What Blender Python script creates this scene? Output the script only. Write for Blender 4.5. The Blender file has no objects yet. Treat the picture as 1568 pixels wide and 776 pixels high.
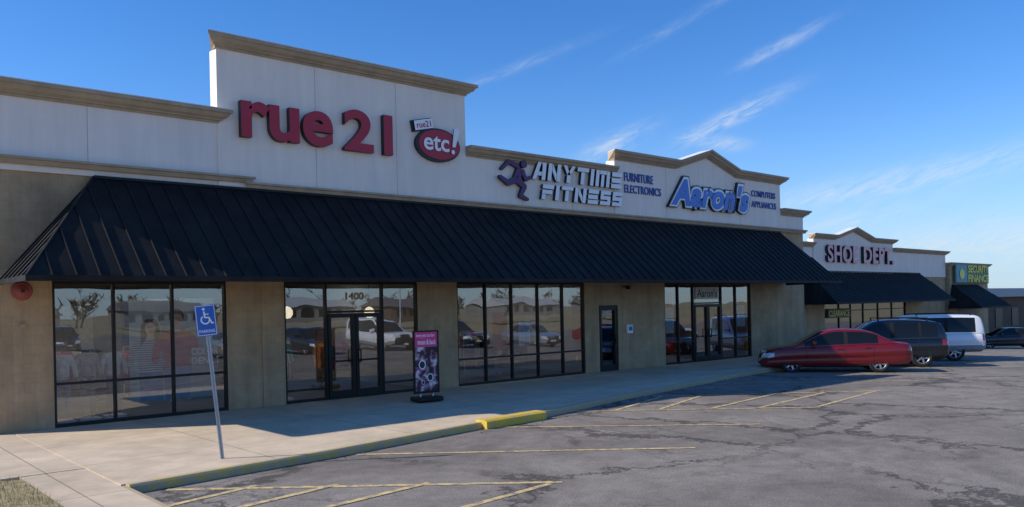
import bpy, math, random
from mathutils import Vector, Matrix
random.seed(7)
S=bpy.context.scene
S.view_settings.view_transform='Standard'
S.view_settings.look='None'
S.view_settings.exposure=0
COL=S.collection

# ------------------------------------------------------------ materials
def mat(name,col,rough=.8,var=.12,scale=3.0,bump=.0,bscale=60,metal=0,spec=.5,emis=None,estr=0,coat=0):
    m=bpy.data.materials.new(name); m.use_nodes=True
    nt=m.node_tree; b=nt.nodes['Principled BSDF']
    b.inputs['Roughness'].default_value=rough
    b.inputs['Metallic'].default_value=metal
    b.inputs['Specular IOR Level'].default_value=spec
    b.inputs['Coat Weight'].default_value=coat
    if coat: b.inputs['Coat Roughness'].default_value=.04
    tc=nt.nodes.new('ShaderNodeTexCoord')
    n=nt.nodes.new('ShaderNodeTexNoise'); n.inputs['Scale'].default_value=scale; n.inputs['Detail'].default_value=6; n.inputs['Roughness'].default_value=.65
    nt.links.new(tc.outputs['Object'],n.inputs['Vector'])
    r=nt.nodes.new('ShaderNodeValToRGB')
    r.color_ramp.elements[0].position=.3; r.color_ramp.elements[1].position=.7
    r.color_ramp.elements[0].color=(*[c*(1-var) for c in col],1)
    r.color_ramp.elements[1].color=(*[min(1,c*(1+var)) for c in col],1)
    nt.links.new(n.outputs['Fac'],r.inputs['Fac'])
    nt.links.new(r.outputs['Color'],b.inputs['Base Color'])
    if bump:
        n2=nt.nodes.new('ShaderNodeTexNoise'); n2.inputs['Scale'].default_value=bscale; n2.inputs['Detail'].default_value=4
        nt.links.new(tc.outputs['Object'],n2.inputs['Vector'])
        bp=nt.nodes.new('ShaderNodeBump'); bp.inputs['Strength'].default_value=bump; bp.inputs['Distance'].default_value=.02
        nt.links.new(n2.outputs['Fac'],bp.inputs['Height']); nt.links.new(bp.outputs['Normal'],b.inputs['Normal'])
    if emis:
        b.inputs['Emission Color'].default_value=(*emis,1); b.inputs['Emission Strength'].default_value=estr
    return m

def N(nt,t,**kw):
    n=nt.nodes.new(t)
    for k,v in kw.items(): setattr(n,k,v)
    return n

def streaks(m,lo=.86,hi=1.04,sx=2.2,sz=.16):
    """weather run-marks: noise stretched vertically, multiplied into the base colour"""
    nt=m.node_tree; b=nt.nodes['Principled BSDF']; src=b.inputs['Base Color'].links[0].from_socket
    tc=[n for n in nt.nodes if n.type=='TEX_COORD'][0]
    mp=N(nt,'ShaderNodeMapping'); mp.inputs['Scale'].default_value=(sx,sx,sz); nt.links.new(tc.outputs['Object'],mp.inputs['Vector'])
    n=N(nt,'ShaderNodeTexNoise'); n.inputs['Scale'].default_value=1.6; n.inputs['Detail'].default_value=7; n.inputs['Roughness'].default_value=.7; nt.links.new(mp.outputs[0],n.inputs['Vector'])
    r=N(nt,'ShaderNodeMapRange'); 
    for k,v in zip(('From Min','From Max','To Min','To Max'),(.34,.62,lo,hi)): r.inputs[k].default_value=v
    nt.links.new(n.outputs['Fac'],r.inputs['Value'])
    mx=N(nt,'ShaderNodeMix',data_type='RGBA',blend_type='MULTIPLY'); mx.inputs['Factor'].default_value=1
    nt.links.new(src,mx.inputs['A']); nt.links.new(r.outputs['Result'],mx.inputs['B']); nt.links.new(mx.outputs['Result'],b.inputs['Base Color'])
    return m

def block_mat(name,col,bw=.4,bh=.2,mort=.85,vertical=True):
    m=mat(name,col,.85,.10,2.0,.25,70); nt=m.node_tree; b=nt.nodes['Principled BSDF']
    tc=[n for n in nt.nodes if n.type=='TEX_COORD'][0]
    sep=N(nt,'ShaderNodeSeparateXYZ'); nt.links.new(tc.outputs['Object'],sep.inputs[0])
    cb=N(nt,'ShaderNodeCombineXYZ')
    nt.links.new(sep.outputs['X'],cb.inputs['X']); nt.links.new(sep.outputs['Z' if vertical else 'Y'],cb.inputs['Y'])
    br=N(nt,'ShaderNodeTexBrick'); br.inputs['Scale'].default_value=1
    br.inputs['Brick Width'].default_value=bw; br.inputs['Row Height'].default_value=bh; br.inputs['Mortar Size'].default_value=.006
    br.inputs['Mortar Smooth'].default_value=.3
    br.inputs['Color1'].default_value=(1,1,1,1); br.inputs['Color2'].default_value=(.94,.94,.94,1); br.inputs['Mortar'].default_value=(mort,mort,mort,1)
    if not vertical: br.offset=0; br.inputs['Mortar Size'].default_value=.012
    nt.links.new(cb.outputs[0],br.inputs['Vector'])
    ramp=[n for n in nt.nodes if n.type=='VALTORGB'][0]
    mx=N(nt,'ShaderNodeMix',data_type='RGBA',blend_type='MULTIPLY'); mx.inputs['Factor'].default_value=1
    nt.links.new(ramp.outputs['Color'],mx.inputs['A']); nt.links.new(br.outputs['Color'],mx.inputs['B'])
    n3=N(nt,'ShaderNodeTexNoise'); n3.inputs['Scale'].default_value=.55; n3.inputs['Detail'].default_value=10; n3.inputs['Roughness'].default_value=.75
    nt.links.new(tc.outputs['Object'],n3.inputs['Vector'])
    r3=N(nt,'ShaderNodeMapRange'); r3.inputs['From Min'].default_value=.35; r3.inputs['From Max'].default_value=.65; r3.inputs['To Min'].default_value=.78; r3.inputs['To Max'].default_value=1.1
    nt.links.new(n3.outputs['Fac'],r3.inputs['Value'])
    mx2=N(nt,'ShaderNodeMix',data_type='RGBA',blend_type='MULTIPLY'); mx2.inputs['Factor'].default_value=1
    nt.links.new(mx.outputs['Result'],mx2.inputs['A']); nt.links.new(r3.outputs['Result'],mx2.inputs['B'])
    nt.links.new(mx2.outputs['Result'],b.inputs['Base Color'])
    return m

def paint_mat(name,col,under,amount=.5,sc=9):
    m=mat(name,col,.8,.1,3,.2,90); nt=m.node_tree; b=nt.nodes['Principled BSDF']
    tc=[n for n in nt.nodes if n.type=='TEX_COORD'][0]
    n=N(nt,'ShaderNodeTexNoise'); n.inputs['Scale'].default_value=sc; n.inputs['Detail'].default_value=9; n.inputs['Roughness'].default_value=.75
    nt.links.new(tc.outputs['Object'],n.inputs['Vector'])
    r=N(nt,'ShaderNodeMapRange'); r.inputs['From Min'].default_value=amount-.06; r.inputs['From Max'].default_value=amount+.1
    nt.links.new(n.outputs['Fac'],r.inputs['Value'])
    mx=N(nt,'ShaderNodeMix',data_type='RGBA'); mx.inputs['B'].default_value=(*under,1)
    ramp=[q for q in nt.nodes if q.type=='VALTORGB'][0]
    nt.links.new(ramp.outputs['Color'],mx.inputs['A']); nt.links.new(r.outputs['Result'],mx.inputs['Factor'])
    nt.links.new(mx.outputs['Result'],b.inputs['Base Color'])
    return m

def asphalt_mat():
    m=bpy.data.materials.new('asphalt'); m.use_nodes=True; nt=m.node_tree; b=nt.nodes['Principled BSDF']
    b.inputs['Roughness'].default_value=.95; b.inputs['Specular IOR Level'].default_value=.15
    tc=N(nt,'ShaderNodeTexCoord')
    def noise(sc,det,rg=.6,dist=0):
        n=N(nt,'ShaderNodeTexNoise'); n.inputs['Scale'].default_value=sc; n.inputs['Detail'].default_value=det; n.inputs['Roughness'].default_value=rg; n.inputs['Distortion'].default_value=dist
        nt.links.new(tc.outputs['Object'],n.inputs['Vector']); return n
    def mrange(src,a,b_,c,d):
        r=N(nt,'ShaderNodeMapRange'); 
        for k,v in zip(('From Min','From Max','To Min','To Max'),(a,b_,c,d)): r.inputs[k].default_value=v
        nt.links.new(src,r.inputs['Value']); return r.outputs['Result']
    def mul(a,b_):
        n=N(nt,'ShaderNodeMath',operation='MULTIPLY'); nt.links.new(a,n.inputs[0])
        if isinstance(b_,float): n.inputs[1].default_value=b_
        else: nt.links.new(b_,n.inputs[1])
        return n.outputs[0]
    big=noise(.3,10,.72,.8); fine=noise(38,4,.8); med=noise(2.6,7,.75)
    r=N(nt,'ShaderNodeValToRGB'); r.color_ramp.elements[0].position=.36; r.color_ramp.elements[1].position=.62
    r.color_ramp.elements[0].color=(.185,.160,.138,1); r.color_ramp.elements[1].color=(.285,.250,.215,1)
    nt.links.new(big.outputs['Fac'],r.inputs['Fac'])
    mx=N(nt,'ShaderNodeMix',data_type='RGBA',blend_type='MULTIPLY'); mx.inputs['Factor'].default_value=1
    nt.links.new(r.outputs['Color'],mx.inputs['A']); nt.links.new(mul(mrange(fine.outputs['Fac'],.3,.7,.5,1.5),mrange(med.outputs['Fac'],.3,.7,.78,1.18)),mx.inputs['B'])
    wn=noise(.8,6,.75)
    sub=N(nt,'ShaderNodeVectorMath',operation='SUBTRACT'); sub.inputs[1].default_value=(.5,.5,.5)
    nt.links.new(wn.outputs['Color'],sub.inputs[0])
    def crack(scale,amp,w,mscale,m0,m1,st):
        scl=N(nt,'ShaderNodeVectorMath',operation='SCALE'); scl.inputs['Scale'].default_value=amp
        nt.links.new(sub.outputs[0],scl.inputs[0])
        add=N(nt,'ShaderNodeVectorMath',operation='ADD'); nt.links.new(tc.outputs['Object'],add.inputs[0]); nt.links.new(scl.outputs[0],add.inputs[1])
        sw_=N(nt,'ShaderNodeVectorMath',operation='MULTIPLY'); sw_.inputs[1].default_value=(1,1,0); nt.links.new(add.outputs[0],sw_.inputs[0])
        v=N(nt,'ShaderNodeTexVoronoi',feature='DISTANCE_TO_EDGE'); v.inputs['Scale'].default_value=scale
        nt.links.new(sw_.outputs[0],v.inputs['Vector'])
        cr=mrange(v.outputs['Distance'],w*.55,w,1,0)
        mk=noise(mscale,2); return mul(mul(cr,mrange(mk.outputs['Fac'],m0,m1,0,1)),st)
    c1=crack(.21,3.0,.022,.12,.36,.44,.72); c2=crack(.9,1.3,.030,.3,.52,.58,.42)
    mxx=N(nt,'ShaderNodeMath',operation='MAXIMUM'); nt.links.new(c1,mxx.inputs[0]); nt.links.new(c2,mxx.inputs[1])
    mx2=N(nt,'ShaderNodeMix',data_type='RGBA'); mx2.inputs['B'].default_value=(.055,.05,.047,1)
    nt.links.new(mx.outputs['Result'],mx2.inputs['A']); nt.links.new(mxx.outputs[0],mx2.inputs['Factor'])
    nt.links.new(mx2.outputs['Result'],b.inputs['Base Color'])
    bp=N(nt,'ShaderNodeBump'); bp.inputs['Strength'].default_value=.6; bp.inputs['Distance'].default_value=.012
    nt.links.new(fine.outputs['Fac'],bp.inputs['Height']); nt.links.new(bp.outputs['Normal'],b.inputs['Normal'])
    return m

def glass_mat(name,tint=(.80,.83,.83),base=.20):
    m=bpy.data.materials.new(name); m.use_nodes=True; nt=m.node_tree
    for n in list(nt.nodes):
        if n.type!='OUTPUT_MATERIAL': nt.nodes.remove(n)
    out=nt.nodes[0]
    tr=N(nt,'ShaderNodeBsdfTransparent'); tr.inputs[0].default_value=(*tint,1)
    gl=N(nt,'ShaderNodeBsdfGlossy'); gl.inputs['Roughness'].default_value=.004; gl.inputs[0].default_value=(.84,.9,.95,1)
    tc=N(nt,'ShaderNodeTexCoord'); n=N(nt,'ShaderNodeTexNoise'); n.inputs['Scale'].default_value=.9; n.inputs['Detail'].default_value=1
    nt.links.new(tc.outputs['Object'],n.inputs['Vector'])
    bp=N(nt,'ShaderNodeBump'); bp.inputs['Strength'].default_value=.12; bp.inputs['Distance'].default_value=.03
    nt.links.new(n.outputs['Fac'],bp.inputs['Height']); nt.links.new(bp.outputs['Normal'],gl.inputs['Normal'])
    fr=N(nt,'ShaderNodeFresnel'); fr.inputs['IOR'].default_value=1.5
    ad=N(nt,'ShaderNodeMath',operation='ADD',use_clamp=True); ad.inputs[1].default_value=base
    nt.links.new(fr.outputs[0],ad.inputs[0])
    mx=N(nt,'ShaderNodeMixShader'); nt.links.new(ad.outputs[0],mx.inputs[0]); nt.links.new(tr.outputs[0],mx.inputs[1]); nt.links.new(gl.outputs[0],mx.inputs[2])
    nt.links.new(mx.outputs[0],out.inputs['Surface'])
    return m

M_asph=asphalt_mat()
M_dirt=mat('dry_grass',(.33,.26,.13),.95,.4,5,.6,40)
M_conc=block_mat('sidewalk_concrete',(.66,.52,.36),3.0,2.4,.45,False)
M_kerb=paint_mat('kerb_yellow',(.70,.47,.06),(.46,.36,.22),.56,5)
M_kerb2=paint_mat('kerb_faded',(.52,.40,.16),(.44,.35,.24),.42,5)
M_kerb3=paint_mat('kerb_worn_yellow',(.58,.42,.11),(.46,.36,.23),.47,4)
M_line=paint_mat('road_paint_yellow',(.74,.53,.22),(.25,.215,.17),.50,7)
M_tan=streaks(block_mat('tan_block',(.50,.345,.195)),.82,1.05)
M_eifs=streaks(mat('cream_stucco',(.91,.79,.68),.9,.04,.6,.2,120),.92,1.02)
M_eifs2=streaks(mat('cream_stucco_left',(.88,.78,.70),.9,.04,.6,.2,120),.92,1.02)
M_joint=mat('stucco_joint',(.52,.45,.38),.9)
M_corn=streaks(mat('tan_cornice',(.45,.345,.235),.85,.08,1.5,.1,80),.84,1.05,1.5,.8)
M_flash=mat('white_flashing',(.75,.73,.7),.6)
M_awn=streaks(mat('awning_metal',(.019,.018,.017),.6,.3,.8,.05,20,0,.14),.75,1.25,1.2,.25)
M_awn2=mat('awning_seam',(.02,.02,.02),.5,.2,2,0,60,0,.2)
M_blk=mat('black_frame',(.014,.012,.011),.45,.1,2,0,60,0,.3)
M_glass=glass_mat('window_glass')
M_int=mat('interior_wall',(.30,.28,.26),.9)
M_intd=mat('interior_dark',(.10,.085,.075),.9)
M_roof=mat('roof_membrane',(.4,.4,.4),.9)
M_red=mat('sign_red',(.43,.012,.035),.45,.05)
M_white=mat('sign_white',(.90,.89,.88),.5,.03)
M_side=mat('sign_return_black',(.02,.02,.025),.5)
M_blue=mat('sign_blue',(.05,.18,.58),.45,.05)
M_navy=mat('sign_navy',(.04,.10,.34),.5,.05)
M_purple=mat('sign_purple',(.085,.025,.11),.5,.05)
M_grey=mat('sign_grey',(.10,.11,.12),.5)
M_pink=mat('sign_pink',(.82,.42,.42),.5,.1)
M_galv=mat('galvanised_steel',(.50,.52,.54),.5,.1,8,0,60,.3)
M_hblue=mat('handicap_blue',(.02,.13,.50),.45,.05)
M_teal=mat('sign_teal',(.05,.28,.36),.5)
M_yel=mat('sign_yellow',(.85,.75,.12),.5)
M_green=mat('sign_green',(.04,.12,.06),.5)
M_brick=block_mat('brown_brick',(.13,.08,.055),.22,.08,.8)
M_metroof=mat('blue_grey_metal_roof',(.20,.26,.33),.5)
M_lamp=mat('lit_globe',(.8,.75,.6),.5,0,1,emis=(1,.85,.6),estr=1.2)
M_tube=mat('lit_panel_and_fill_bar',(.8,.8,.8),.5,0,1,emis=(1,.92,.8),estr=11)  # emission for the ceiling panels and the added unseen fill strip

# ------------------------------------------------------------ geometry helpers
def empty(name,loc=(0,0,0),rz=0):
    e=bpy.data.objects.new(name,None); e.location=loc; e.rotation_euler=(0,0,rz); COL.objects.link(e); return e
def mesh(name,vs,fs,mats,parent=None,smooth=False,fm=None):
    me=bpy.data.meshes.new(name); me.from_pydata([tuple(v) for v in vs],[],fs)
    if not isinstance(mats,(list,tuple)): mats=[mats]
    for m in mats: me.materials.append(m)
    if fm: 
        for p,i in zip(me.polygons,fm): p.material_index=i
    if smooth: me.polygons.foreach_set('use_smooth',[True]*len(me.polygons))
    me.update()
    o=bpy.data.objects.new(name,me); COL.objects.link(o)
    if parent: o.parent=parent
    return o
def fixn(o):
    import bmesh
    bm=bmesh.new(); bm.from_mesh(o.data); bmesh.ops.recalc_face_normals(bm,faces=bm.faces); bm.to_mesh(o.data); bm.free(); return o
BF=[(0,3,2,1),(4,5,6,7),(0,1,5,4),(1,2,6,5),(2,3,7,6),(3,0,4,7)]
def bv(x0,x1,y0,y1,z0,z1):
    return [(x0,y0,z0),(x1,y0,z0),(x1,y1,z0),(x0,y1,z0),(x0,y0,z1),(x1,y0,z1),(x1,y1,z1),(x0,y1,z1)]
def box(name,x0,x1,y0,y1,z0,z1,m,parent=None,bevel=0):
    o=mesh(name,bv(x0,x1,y0,y1,z0,z1),BF,m,parent)
    if bevel:
        b=o.modifiers.new('bev','BEVEL'); b.width=bevel; b.segments=2
    return o
def boxes(name,lst,m,parent=None,fmi=None):
    vs=[];fs=[];fm=[]
    for n_,b in enumerate(lst):
        k=len(vs); vs+=bv(*b); fs+=[tuple(i+k for i in f) for f in BF]; fm+=[fmi[n_] if fmi else 0]*6
    return mesh(name,vs,fs,m,parent,fm=fm)
def prism_xz(name,poly,y0,y1,mats,parent=None):
    n=len(poly); vs=[(x,y0,z) for x,z in poly]+[(x,y1,z) for x,z in poly]
    fs=[tuple(range(n)),tuple(range(2*n-1,n-1,-1))]+[(i,i+n,(i+1)%n+n,(i+1)%n) for i in range(n)]
    if not isinstance(mats,(list,tuple)): mats=[mats]
    fm=[0,0]+[len(mats)-1]*n
    return fixn(mesh(name,vs,fs,mats,parent,fm=fm))
def prism_xy(name,poly,z0,z1,m,parent=None):
    n=len(poly); vs=[(x,y,z1) for x,y in poly]+[(x,y,z0) for x,y in poly]
    fs=[tuple(range(n)),tuple(range(2*n-1,n-1,-1))]+[(i,i+n,(i+1)%n+n,(i+1)%n) for i in range(n)]
    return fixn(mesh(name,vs,fs,m,parent))
def lathe_pts(prof,seg):
    vs=[];fs=[]
    for i in range(seg):
        a=2*math.pi*i/seg
        for r,y in prof: vs.append((r*math.cos(a),y,r*math.sin(a)))
    k=len(prof)
    for i in range(seg):
        j=(i+1)%seg
        for p in range(k-1): fs.append((i*k+p,i*k+p+1,j*k+p+1,j*k+p))
    return vs,fs
def disc_xz(name,cx,cz,rx,rz,y0,y1,mats,parent,seg=40):
    return prism_xz(name,[(cx+rx*math.cos(2*math.pi*i/seg),cz+rz*math.sin(2*math.pi*i/seg)) for i in range(seg)],y0,y1,mats,parent)
def text(name,s,x0,x1,z0,z1,y,depth,mats,parent=None,off=0.0,shear=0.0,spacing=1.0,rot=0):
    cu=bpy.data.curves.new(name,'FONT'); cu.body=s; cu.size=1; cu.offset=off; cu.shear=shear; cu.space_character=spacing
    cu.extrude=.05; cu.resolution_u=6; cu.fill_mode='BOTH'
    ob=bpy.data.objects.new(name+'_tmp',cu); COL.objects.link(ob)
    bpy.context.view_layer.update()
    dg=bpy.context.evaluated_depsgraph_get()
    me=bpy.data.meshes.new_from_object(ob.evaluated_get(dg))
    bpy.data.objects.remove(ob); 
    xs=[v.co.x for v in me.vertices]; ys=[v.co.y for v in me.vertices]; zs=[v.co.z for v in me.vertices]
    ax,bx,ay,by,az,bz=min(xs),max(xs),min(ys),max(ys),min(zs),max(zs)
    cx=(x0+x1)/2; cz=(z0+z1)/2; cr=math.cos(rot); sr=math.sin(rot)
    for v in me.vertices:
        px=x0+(v.co.x-ax)/(bx-ax)*(x1-x0); pz=z0+(v.co.y-ay)/(by-ay)*(z1-z0); py=y-(v.co.z-az)/(bz-az)*depth
        dx=px-cx; dz=pz-cz
        v.co=(cx+dx*cr-dz*sr,py,cz+dx*sr+dz*cr)
    me.materials.clear()
    if not isinstance(mats,(list,tuple)): mats=[mats]
    for m in mats: me.materials.append(m)
    me.update()
    for p in me.polygons:
        p.material_index=0 if abs(p.normal.y)>.7 else len(mats)-1
    o=bpy.data.objects.new(name,me); COL.objects.link(o)
    if parent: o.parent=parent
    return fixn(o)

CP=[(.30,0),(-.30,0),(-.30,-.075),(-.25,-.09),(-.20,-.17),(-.11,-.215),(-.11,-.245),(-.05,-.25),(-.05,-.30),(.30,-.30)]
def cornice(name,path,yw,m,parent,prof=CP,ends=(1,1)):
    vs=[];fs=[];k=len(prof)
    for i,(x,z) in enumerate(path):
        for (y,dz) in prof:
            ex=0
            if i==0 and ends[0]: ex=-max(0,-y)
            if i==len(path)-1 and ends[1]: ex=max(0,-y)
            vs.append((x+ex,yw+y,z+dz))
    for i in range(len(path)-1):
        for p in range(k):
            q=(p+1)%k; fs.append((i*k+p,i*k+q,(i+1)*k+q,(i+1)*k+p))
    fs.append(tuple(range(k))); fs.append(tuple(range((len(path)-1)*k,len(path)*k))[::-1])
    return fixn(mesh(name,vs,fs,m,parent))

# ------------------------------------------------------------ ground
def zf(x):
    if x<=22: return -.13
    if x<=78: return -.13-1.27*((x-22)/43)**1.6
    return -.13-1.27*((78-22)/43)**1.6
def sheet(name,xs,ys,dz,m):
    vs=[(x,y,zf(x)+dz) for x in xs for y in ys]; n=len(ys)
    fs=[(i*n+j,(i+1)*n+j,(i+1)*n+j+1,i*n+j+1) for i in range(len(xs)-1) for j in range(n-1)]
    return mesh(name,vs,fs,m,None,True)
base=[22+1.5*i for i in range(38)]
sheet('ground',[-1500,-300,-50,0]+base+[85,150,400,2500],[-1500,-200,-40,0,40,100,400,2500],-.03,M_dirt)
sheet('parking_lot',[3.62]+base+[85,150],[-60,-28,-10,0,10,20,30,60],-.0,M_asph)

def stripe(p,q,w=.10):
    (x0,y0),(x1,y1)=p,q; d=Vector((x1-x0,y1-y0)); L=d.length; d/=L; nn=Vector((-d.y,d.x))*w/2
    n=max(1,int(L/.8)); vs=[];fs=[]
    for i in range(n+1):
        t=i/n; x=x0+(x1-x0)*t; y=y0+(y1-y0)*t
        vs+=[(x+nn.x,y+nn.y,zf(x)+.006),(x-nn.x,y-nn.y,zf(x)+.006)]
    for i in range(n): fs.append((2*i,2*i+1,2*i+3,2*i+2))
    return vs,fs
lines=[((4.1,12.15),(8.3,8.35)),((5.15,11.45),(3.7,11.1)),((5.98,10.62),(3.7,10.2)),((6.95,9.72),(3.7,9.3)),((8.1,8.4),(3.7,7.9)),
 ((7.45,12.55),(11.8,8.6)),((11.0,13.2),(14.9,9.25)),((14.0,13.55),(18.1,9.65)),((17.4,14.3),(22.3,10.15)),
 ((14.75,13.0),(17.75,13.95)),((15.5,12.3),(18.4,13.2)),((16.4,11.45),(20.1,11.95)),((17.2,10.7),(21.2,11.1)),((18.15,9.75),(22.15,10.2)),
 ((21.2,14.9),(25.9,10.6)),((25.0,15.5),(29.8,11.0)),((29.0,15.8),(33.8,11.3)),((33,15.9),(37.8,11.4))]
lo=empty('parking_lines')
vs=[];fs=[]
for i,(p,q) in enumerate(lines):
    a,b=stripe(p,q,.115 if i<5 else .10); k=len(vs); vs+=[(x,y,z+.0012*(i%4)) for x,y,z in a]; fs+=[tuple(j+k for j in f) for f in b]
mesh('stripes',vs,fs,M_line,lo)

K=[(3.62,12.4),(7,12.75),(10.8,13.35),(12.6,13.5),(16.5,14.4),(20.2,15.0),(25.6,15.95),(36.5,16.7)]
sw=empty('sidewalk')
prism_xy('slab_main',[(3.56,19.69)]+[(36.5,19.69)]+K[::-1][:-1]+[(3.56,12.4)],-1.2,0,M_conc,sw)
prism_xy('slab_corner',[(-4,14.2),(3.54,14.2),(3.54,19.69),(-4,19.69)],-.4,-.004,M_conc,sw)
prism_xy('slab_strip',[(2.65,3),(3.54,3),(3.54,14.19),(2.65,14.19)],-.4,-.012,M_conc,sw)
def kerb(name,pts,m,w=.16,z=.004,zb=-.6):
    vs=[];fs=[]
    P=[Vector(p) for p in pts]
    for i,p in enumerate(P):
        d=(P[min(i+1,len(P)-1)]-P[max(i-1,0)]).normalized(); o=Vector((d.y,-d.x))
        prof=[(0,zb),(0,z),(w*.75,z),(w*.95,z-.03),(w,zb)]
        for a,h in prof: vs.append((p.x+o.x*a,p.y+o.y*a,h))
    for i in range(len(P)-1):
        for j in range(4): fs.append((i*5+j,i*5+j+1,i*5+j+6,i*5+j+5))
    fs+=[(0,1,2,3,4),tuple(range(5*len(P)-1,5*len(P)-6,-1))]
    return fixn(mesh(name,vs,fs,m,None))
kb=empty('kerb')
kerb('worn_part',K[:3],M_kerb3).parent=kb
kerb('faded_part',K[3:],M_kerb2).parent=kb
kerb('side_part',[(3.55,3),(3.56,12.38)],M_kerb2,.08,-.02).parent=kb
o=kerb('ramp_lip',[(10.8,13.38),(11.2,13.42),(12.2,13.5),(12.65,13.52)],M_kerb,.34,.05); o.parent=kb
mesh('grass_verge',[(-8,2,-.02),(2.63,2,-.02),(2.63,13.9,.0),(2.0,14.15,.0),(-8,14.15,.0)],[(0,1,2,3,4)],M_dirt)
V=[];F=[]
for i in range(2600):
    x=2.62-abs(random.gauss(0,.9)); y=random.uniform(8,14.1); a=random.uniform(0,6.28); h=random.uniform(.03,.09); k=len(V)
    V+=[(x-.006*math.cos(a),y-.006*math.sin(a),-.02),(x+.006*math.cos(a),y+.006*math.sin(a),-.02),(x+random.uniform(-.04,.04),y+random.uniform(-.04,.04),h)]; F.append((k,k+1,k+2))
mesh('dry_grass_tufts',V,F,mat('grass_blade',(.42,.33,.15),.9,.4,8))
V=[];F=[]
for i in range(220):
    t=random.random()**.7; x=3.9+t*20; y=12.35+(x-3.6)*.16-random.expovariate(4)-.05; a=random.uniform(0,6.28); s=random.uniform(.01,.04); k=len(V); z=zf(x)+.008
    V+=[(x+s*math.cos(a),y+s*math.sin(a),z),(x-s*math.sin(a)*.6,y+s*math.cos(a)*.6,z+s*.7),(x-s*math.cos(a),y-s*math.sin(a),z+.003),(x+s*math.sin(a)*.6,y-s*math.cos(a)*.6,z+.002)]; F.append((k,k+1,k+2,k+3))
mesh('dead_leaves',V,F,mat('dead_leaf',(.22,.14,.07),.9,.5,6))

# ------------------------------------------------------------ main building
B=empty('strip_mall_building')
YW=19.7; ZT=3.15
piers=[(3.0,4.36),(8.17,9.68),(13.84,15.28),(20.85,21.58),(22.59,25.3),(31.23,35.7)]
boxes('front_piers',[(a,b,YW,YW+.3,-1.3,ZT) for a,b in piers],M_tan,B)
box('door_head',21.58,22.59,YW,YW+.3,2.34,ZT,M_tan,B)
box('pilaster',9.06,9.66,YW-.04,YW,0,ZT,M_tan,B)
box('front_header',3.0,35.7,YW,YW+.3,ZT,5.45,M_tan,B)
box('side_wall_left',3.0,3.3,YW+.3,45,-1.3,7.0,M_tan,B)
box('side_wall_right',35.4,35.7,YW+.3,45,-2,6.25,M_tan,B)
box('rear_wall',3.3,35.4,44.7,45,-2,6.6,M_tan,B)
box('roof_slab',3.3,35.4,YW+.4,44.7,6.0,6.2,M_roof,B)
YE=YW-.06; YR=YW-.10
box('parapet_wall_left',3.0,8.0,YE,YE+.36,5.45,7.0,M_eifs2,B)
box('parapet_wall_raised',8.0,15.66,YR,YR+.4,5.45,8.8,M_eifs,B)
box('parapet_wall_middle',15.66,22.45,YE,YE+.36,5.45,7.0,M_eifs,B)
prism_xz('parapet_wall_gabled',[(22.45,5.45),(33.6,5.45),(33.6,7.55),(30.1,7.55),(28.05,8.17),(26.0,7.55),(22.45,7.55)],YR,YR+.4,M_eifs,B)
box('parapet_wall_end',33.6,35.7,YW-.02,YW+.34,5.45,6.22,M_eifs,B)
cornice('cornice_left',[(2.95,7.28),(8.0,7.28)],YE,M_corn,B)
cornice('cornice_raised',[(8.0,9.1),(15.66,9.1)],YR,M_corn,B)
cornice('cornice_middle',[(15.67,7.28),(22.44,7.28)],YE,M_corn,B,ends=(0,0))
cornice('cornice_gabled',[(22.45,7.85),(26.0,7.85),(28.05,8.47),(30.1,7.85),(33.6,7.85)],YR,M_corn,B)
cornice('cornice_end',[(33.62,6.5),(35.7,6.5)],YW-.02,M_corn,B,ends=(0,1))
FL=[(.302,.02),(-.305,.02),(-.305,.002),(.302,.002)]
cornice('flashing_left',[(2.95,7.28),(8.0,7.28)],YE,M_flash,B,FL)
cornice('flashing_raised',[(8.0,9.1),(15.66,9.1)],YR,M_flash,B,FL)
cornice('flashing_gabled',[(22.45,7.85),(26.0,7.85),(28.05,8.47),(30.1,7.85),(33.6,7.85)],YR,M_flash,B,FL)
TP=[(.02,0),(-.14,0),(-.14,-.05),(-.10,-.06),(-.06,-.15),(.02,-.15)]
cornice('band_left',[(3.0,5.73),(8.75,5.73)],YR,M_corn,B,TP)
cornice('band_right',[(8.76,5.60),(35.6,5.60)],YR,M_corn,B,TP)
boxes('stucco_joints',[(5.1,5.115,YE-.003,YE,5.74,6.98),(10.62,10.635,YR-.003,YR,5.62,8.78),(13.15,13.165,YR-.003,YR,5.62,8.78),
 (18.0,18.015,YE-.003,YE,5.62,6.98),(20.3,20.315,YE-.003,YE,5.62,6.98),(25.4,25.415,YR-.003,YR,5.62,7.54),(30.4,30.415,YR-.003,YR,5.62,7.54)],M_joint,B)

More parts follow.
